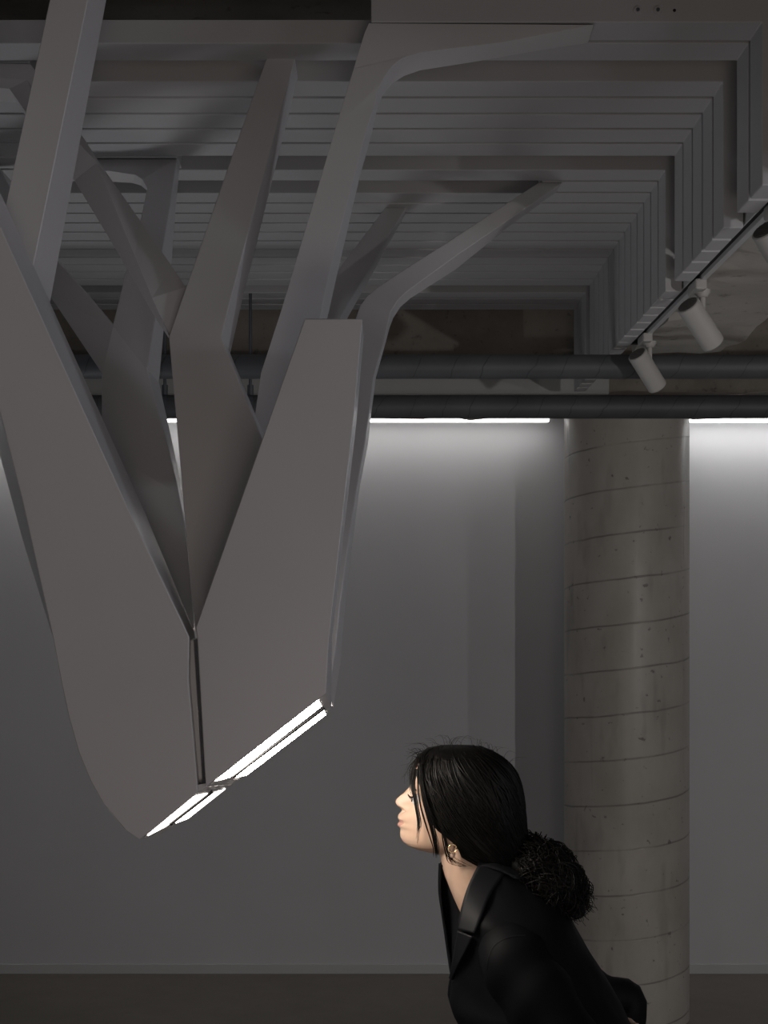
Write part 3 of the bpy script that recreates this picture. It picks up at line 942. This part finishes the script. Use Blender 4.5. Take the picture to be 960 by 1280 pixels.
# ---- loose curly ponytail
hd = []
tail = smooth_path([P(640, 1060, WD - .01), P(663, 1080, WD - .02), P(688, 1098, WD - .03), P(708, 1122, WD - .03), P(718, 1138, WD - .03)], 4)
tr = [.034, .037, .040, .043, .046, .0475, .049, .049, .049, .047, .045, .042, .038, .034, .028, .022, .016]
V, Fc = tube_data(tail, tr, 28)
V = [v + noise.noise_vector(v * 26) * .013 + noise.noise_vector(v * 70) * .005 for v in V]
hd.append((V, Fc))
fr = frames(tail)
for k in range(430):
    a0 = random.uniform(0, 2 * math.pi); i0 = random.randint(0, 6); i1 = random.randint(9, 16)
    ph = random.uniform(0, 6.28); fq = random.uniform(.6, 1.5); amp = random.uniform(.004, .014)
    pts = []; k0 = random.uniform(.97, 1.10)
    for i in range(i0, i1 + 1):
        t, n, b = fr[i]
        a = a0 + .35 * math.sin(i * fq + ph)
        r = tr[i] * k0 + amp * math.sin(i * fq * 1.3 + ph * 2) + (.006 if i > 12 else .002)
        pts.append(tail[i] + n * (math.cos(a) * r) + b * (math.sin(a) * r) + t * amp * math.cos(i * fq + ph))
    e = pts[-1]; t, n, b = fr[i1]
    pts.append(e + t * .010 - n * .004 * math.cos(ph) + Vector((random.uniform(-.004, .01), 0, random.uniform(-.008, .006))))
    path = smooth_path(pts, 2)
    hd.append(tube_data(path, [.0010 * (1 - .6 * (q / len(path)) ** 2) for q in range(len(path))], 4, False))
for k in range(30):                       # curls standing off the outline
    i = random.randint(3, 16); t, n, b = fr[i]
    a = random.uniform(-1.4, 1.4)
    d = (n * math.cos(a) + b * math.sin(a)).normalized()
    s = tail[i] + d * tr[i] * .95
    R_ = random.uniform(.005, .011)
    pts = [s + d * (.002 * q) + t * R_ * math.sin(q * .9) + d * R_ * (1 - math.cos(q * .9)) * .5 + t * .002 * q for q in range(8)]
    hd.append(tube_data(smooth_path(pts, 2), .00045, 4, False))
link('ponytail', raw_mesh(*merge(*hd)), M_HAIR, PER, smooth=60)

# ---- blazer
jrows = [(1070, 556, 636, .066), (1082, 549.5, 650, .080), (1100, 548.5, 672, .098), (1117, 549, 690, .125), (1132, 550.5, 702, .158), (1142, 552, 709, .165), (1163, 556, 722, .174), (1190, 560, 738, .177), (1221, 564, 757, .180), (1235, 561, 765, .182),
         (1247, 559, 772, .192), (1262, 564, 780, .19), (1280, 575, 790, .186), (1330, 606, 818, .178), (1390, 650, 856, .186), (1450, 676, 884, .196)]
jedge = [(1070, 598), (1075, 596), (1105, 588), (1135, 580), (1144, 577.5), (1163, 576), (1190, 573), (1212, 568.5), (1222, 565.2), (1450, 0)]
def j_pt(py, t, lift=0.):
    xf, xb, w = lerp_rows(jrows, py)
    xc = xf + (xb - xf) * .5; a = (xb - xf) / 2 + lift * 667
    e = 2 / 2.15
    c, sn = math.cos(t), math.sin(t)
    z = 0
    # shoulder line falls away from the neck
    y = (w + lift) * math.copysign(abs(sn) ** e, sn)
    # perspective: keep the silhouette point where it belongs
    return P(xc - a * math.copysign(abs(c) ** e, c), py, WD) + Vector((0, -y, 0))
def j_near(py, px):
    """parameter of the near-side surface point seen at column px"""
    lo, hi = 0.0, math.pi
    for _ in range(40):
        m = (lo + hi) / 2
        v = j_pt(py, m)
        if HX + v.x / v.y * F < px: lo = m
        else: hi = m
    return (lo + hi) / 2
def j_at(px, py_row, lift=0.):
    return j_pt(py_row, j_near(py_row, px), lift)
def row_for(px, py):
    """slice row whose near-side point shows at picture row py"""
    lo, hi = 1072., 1400.
    for _ in range(30):
        m = (lo + hi) / 2
        v = j_at(px, m)
        if HY - (v.z - CZ) / v.y * F < py: lo = m
        else: hi = m
    return (lo + hi) / 2
def J(px, py, lift=0.):
    return j_at(px, row_for(px, py), lift)
def jacket():
    V, Fc = [], []
    pys = [1070 + 7 * k for k in range(23)] + [1232 + 8 * k for k in range(28)]
    seg = 72
    for py in pys:
        ex = lerp_rows(jedge, py)[0]
        if py < 1223:
            t0 = max(.02, j_near(py, ex))
            gap = .02
        else:
            t0 = 0.02; gap = .02
        for i in range(seg + 1):
            t = t0 + (2 * math.pi - gap - t0) * i / seg
            lf = .004 * noise.noise((math.cos(t) * 2.2, math.sin(t) * 2.2, py * .02)) + .003 * noise.noise((math.cos(t) * 6, math.sin(t) * 6, py * .035))
            V.append(j_pt(py, t, lf))
    for i in range(len(pys) - 1):
        for j in range(seg):
            a = i * (seg + 1) + j
            Fc.append((a, a + 1, a + seg + 2, a + seg + 1))
    me = bpy.data.meshes.new('m'); me.from_pydata([tuple(v) for v in V], [], Fc)
    bm = bmesh.new(); bm.from_mesh(me); bmesh.ops.recalc_face_normals(bm, faces=bm.faces[:]); bm.to_mesh(me); bm.free()
    return me
JK = link('blazer', jacket(), M_CLOTH, PER, smooth=180)
JK['label'] = 'black blazer with notched lapels'
sd = JK.modifiers.new('thick', 'SOLIDIFY'); sd.thickness = .0035; sd.offset = -1
def ruled(inner, outer, n_up=8, th=.0035):
    A, B = smooth_path(inner, 5), smooth_path(outer, 5)
    m = len(A)
    V = []
    for a, b in zip(A, B):
        for k in range(n_up + 1):
            V.append(a.lerp(b, k / n_up))
    Fc = []
    for i in range(m - 1):
        for k in range(n_up):
            q = i * (n_up + 1) + k
            Fc.append((q, q + 1, q + n_up + 2, q + n_up + 1))
    me = bpy.data.meshes.new('m'); me.from_pydata([tuple(v) for v in V], [], Fc)
    return me
def add_solid(o, th):
    s = o.modifiers.new('thick', 'SOLIDIFY'); s.thickness = th; s.offset = 0
    return o
# near lapel: collar piece then lower piece, notch between
col_in = [J(597, 1078, .012), J(588, 1105, .012), J(581, 1135, .011), J(577.5, 1161, .010)]
col_out = [J(632, 1086, .006), J(614, 1115, .007), J(603, 1146, .007), J(595.5, 1166, .007)]
add_solid(link('collar', ruled(col_in, col_out), M_LAPEL, JK, smooth=60), .004)
lap_in = [J(577.2, 1162, .010), J(575, 1180, .010), J(571.5, 1202, .009), J(566, 1222, .006)]
lap_out = [J(594, 1169.5, .008), J(587, 1186, .008), J(577.5, 1205, .007), J(567.5, 1224, .004)]
add_solid(link('lapel', ruled(lap_in, lap_out), M_LAPEL, JK, smooth=60), .004)
# far lapel, turned outwards past the neck
fl_out = [P(549.5, 1079, WD + .035), P(548.6, 1100, WD + .04), P(549, 1118, WD + .042), P(552.5, 1142, WD + .045), P(558, 1180, WD + .03), P(564, 1221, WD + .004)]
fl_in = [P(553, 1081, WD - .01), P(569, 1101, WD - .01), P(572.5, 1126, WD + .0), P(575.5, 1146, WD + .0), P(572.5, 1185, WD - .004), P(566.5, 1221, WD - .006)]
add_solid(link('lapel', ruled(fl_in, fl_out), M_LAPEL, JK, smooth=60), .004)
# collar stand round the back of the neck
cs_in = [J(597, 1078, .010), P(612, 1080, WD - .072), P(634, 1080, WD - .045), P(643, 1080, WD), P(634, 1080, WD + .05), P(600, 1072, WD + .075), P(565, 1078, WD + .055), P(551, 1081, WD + .03)]
cs_out = [J(632, 1086, .006), P(645, 1098, WD - .09), P(662, 1096, WD - .05), P(667, 1096, WD), P(658, 1096, WD + .06), P(620, 1092, WD + .1), P(575, 1092, WD + .085), P(552, 1090, WD + .05)]
add_solid(link('collar', ruled(cs_in, cs_out), M_LAPEL, JK, smooth=60), .004)

def sleeve(pts, radii, name='sleeve', seg=32):
    path = smooth_path(pts, 6)
    rr = smooth_path([Vector((r, 0, 0)) for r in radii], 6)
    fr_ = frames(path); V, Fc = [], []
    for i, (p, r, (t, n, b)) in enumerate(zip(path, rr, fr_)):
        for j in range(seg):
            a = 2 * math.pi * j / seg
            w = r.x * (1 + .05 * noise.noise(p * 26 + Vector((math.cos(a), math.sin(a), 0)) * .8)) + .0035 * math.sin(i * 1.1 + 2 * math.cos(a)) * (1 if i > 5 else 0)
            V.append(p + n * math.cos(a) * w + b * math.sin(a) * w)
    m = len(path)
    for i in range(m - 1):
        for j in range(seg):
            k = (j + 1) % seg
            Fc.append((i * seg + j, i * seg + k, (i + 1) * seg + k, (i + 1) * seg + j))
    # close the head of the sleeve with a rounded cap
    c = path[0] - fr_[0][0] * rr[0].x * .42
    V.append(c)
    for j in range(seg):
        Fc.append((len(V) - 1, (j + 1) % seg, j))
    me = raw_mesh(V, Fc)
    o = link(name, me, M_CLOTH, JK, smooth=180)
    s = o.modifiers.new('thick', 'SOLIDIFY'); s.thickness = .003; s.offset = -1
    return o
sleeve([sh_n + Vector((-.030, .055, .052)), sh_n + Vector((-.018, .012, .024)), sh_n.lerp(el_n, .2), sh_n.lerp(el_n, .6), el_n + Vector((.01, 0, 0)), el_n.lerp(wr_n, .5), wr_n.lerp(el_n, .06)],
       [.034, .060, .066, .063, .060, .052, .044])
sleeve([sh_f + Vector((-.012, .002, .012)), sh_f.lerp(el_f, .3), sh_f.lerp(el_f, .7), el_f + Vector((-.004, 0, .0)), el_f.lerp(wr_f, .45), wr_f.lerp(el_f, .06)],
       [.048, .056, .043, .043, .050, .046])
# armhole seam on the near shoulder
bpy.context.view_layer.update()
dgr = bpy.context.evaluated_depsgraph_get()
seam = []
for px, py in ((609, 1212), (609.5, 1204), (611.5, 1195), (616.5, 1184), (626, 1176), (640, 1171), (656, 1169.5)):
    hit, loc, nrm, *_ = SC.ray_cast(dgr, Vector((0, 0, CZ)), (P(px, py, 1) - Vector((0, 0, CZ))).normalized())
    if hit:
        seam.append(loc)
link('seam', raw_mesh(*tube_data(smooth_path(seam, 4), .0016, 6)), M_LAPEL, JK, smooth=180)

# ---- top, trousers, shoes
link('top', raw_mesh(*ellipse_loft(spine_secs(.006, .006)[4:])), M_SHIRT, PER, smooth=180)
td = [ellipse_loft(spine_secs(.012, .012)[7:])]
for lg in (leg_n, leg_f):
    td.append(tube_data([lg[0], lg[0].lerp(lg[1], .5), lg[1], lg[1].lerp(lg[2], .5), lg[2] + Vector((0, 0, .005))], [.104, .094, .083, .082, .080], 32, True))
link('trousers', raw_mesh(*merge(*td)), M_CLOTH, PER, smooth=180)
for lg in (leg_n, leg_f):
    ft = lg[2]
    up = tube_data([ft + Vector((.035, 0, -.042)), ft + Vector((-.06, 0, -.046)), ft + Vector((-.13, 0, -.055)), ft + Vector((-.175, 0, -.062))], [.043, .041, .034, .020], 20)
    up = ([Vector((v.x, v.y, max(v.z, .012))) for v in up[0]], up[1])
    s = link('shoe', raw_mesh(*up), M_LAPEL, PER, smooth=60)
    sole = [ft + Vector((dx, dy, 0)) for dx, dy in ((.078, 0), (.06, -.03), (-.05, -.038), (-.14, -.034), (-.19, -.012), (-.19, .012), (-.14, .034), (-.05, .038), (.06, .03))]
    link('sole', prism([Vector((v.x, v.y, 0.0)) for v in sole], [Vector((v.x, v.y, .016)) for v in sole]), M_BLACK, s, bevel=.002)

# ------------------------------------------------------------------ light
def area(name, loc, target, size, energy, col, sy=None, spread=180):
    d = bpy.data.lights.new(name, 'AREA'); d.energy = energy; d.color = col; d.size = size
    if sy: d.shape = 'RECTANGLE'; d.size_y = sy
    d.spread = math.radians(spread)
    o = bpy.data.objects.new(name, d); COL.objects.link(o); o.location = loc
    o.rotation_euler = (Vector(target) - Vector(loc)).to_track_quat('-Z', 'Y').to_euler()
    return o
def spot(name, loc, target, ang, energy, col, blend=.6, rad=.03):
    d = bpy.data.lights.new(name, 'SPOT'); d.energy = energy; d.color = col; d.spot_size = math.radians(ang); d.spot_blend = blend
    d.shadow_soft_size = rad
    o = bpy.data.objects.new(name, d); COL.objects.link(o); o.location = loc
    o.rotation_euler = (Vector(target) - Vector(loc)).to_track_quat('-Z', 'Y').to_euler()
    return o
spot('unseen_uplight', (-1.9, 3.72, .25), (-.1, 3.3, 2.85), 82, 48, (.95, .96, 1.0), 1.0, .6)  # unseen light low on the left, added to brighten the rib undersides
spot('unseen_uplight', (.55, 3.9, .12), (.35, 3.4, 2.85), 74, 6, (.95, .96, 1.0), 1.0, .4)  # weak unseen fill added beneath the ribs
area('unseen_uplight', (.3, -.7, .45), (-.1, 2.7, 2.3), 1.1, 8.5, (1.0, .89, .81), .6)  # no lamp known here, added to lift the front faces from below
area('unseen_front_fill', (.3, -2.3, 1.15), (-.2, 2.6, 2.1), .9, 5, (1.0, .85, .74), .8)  # unseen warm fill added behind the camera for the front faces
spot('unseen_uplight', (2.3, .75, .45), (-.35, 2.5, 2.25), 78, 14, (.88, .91, 1.0), .9, .25)  # unseen cool light added for the right-hand sides of the branches
spot('unseen_spot', (2.3, 1.75, 1.95), (-.4, 2.6, 2.55), 62, 24, (.88, .91, 1.0), 1.0, .15)  # added to brighten the upper branch sides, no such spot known
spot('unseen_spot', (2.0, .4, 2.3), (-.4, 2.3, 2.0), 50, 10, (.88, .91, 1.0), 1.0, .15)  # another added spot, lights the left panel's side band from the right
spot('unseen_spot', (2.02, .3, 1.75), (.5, DW, 1.45), 60, 72, (1.0, .96, .925), .8, .025)
spot('unseen_spot', (3.3, 1.0, 1.75), (.4, DW, 1.45), 60, 26, (1.0, .97, .95), .8, .03)

w = bpy.data.worlds.new('world'); SC.world = w; w.use_nodes = True
w.node_tree.nodes['Background'].inputs['Color'].default_value = (.86, .90, 1.0, 1)
w.node_tree.nodes['Background'].inputs['Strength'].default_value = .07

# ------------------------------------------------------------------ camera
cd = bpy.data.cameras.new('camera'); cam = bpy.data.objects.new('camera', cd); COL.objects.link(cam)
cam.location = (0, 0, CZ); cam.rotation_euler = (math.radians(90), 0, 0)
cd.sensor_fit = 'VERTICAL'; cd.sensor_height = 36; cd.sensor_width = 27
cd.lens = F / 1280 * 36
cd.shift_y = (HY - 640) / 1280
cd.clip_start = .05
SC.camera = cam
vs = SC.view_settings
vs.view_transform = 'Standard'; vs.look = 'None'; vs.gamma = 1; vs.exposure = 0.0; vs.use_curve_mapping = False
SC.cycles.use_denoising = True
SC.cycles.max_bounces = 8; SC.cycles.diffuse_bounces = 5
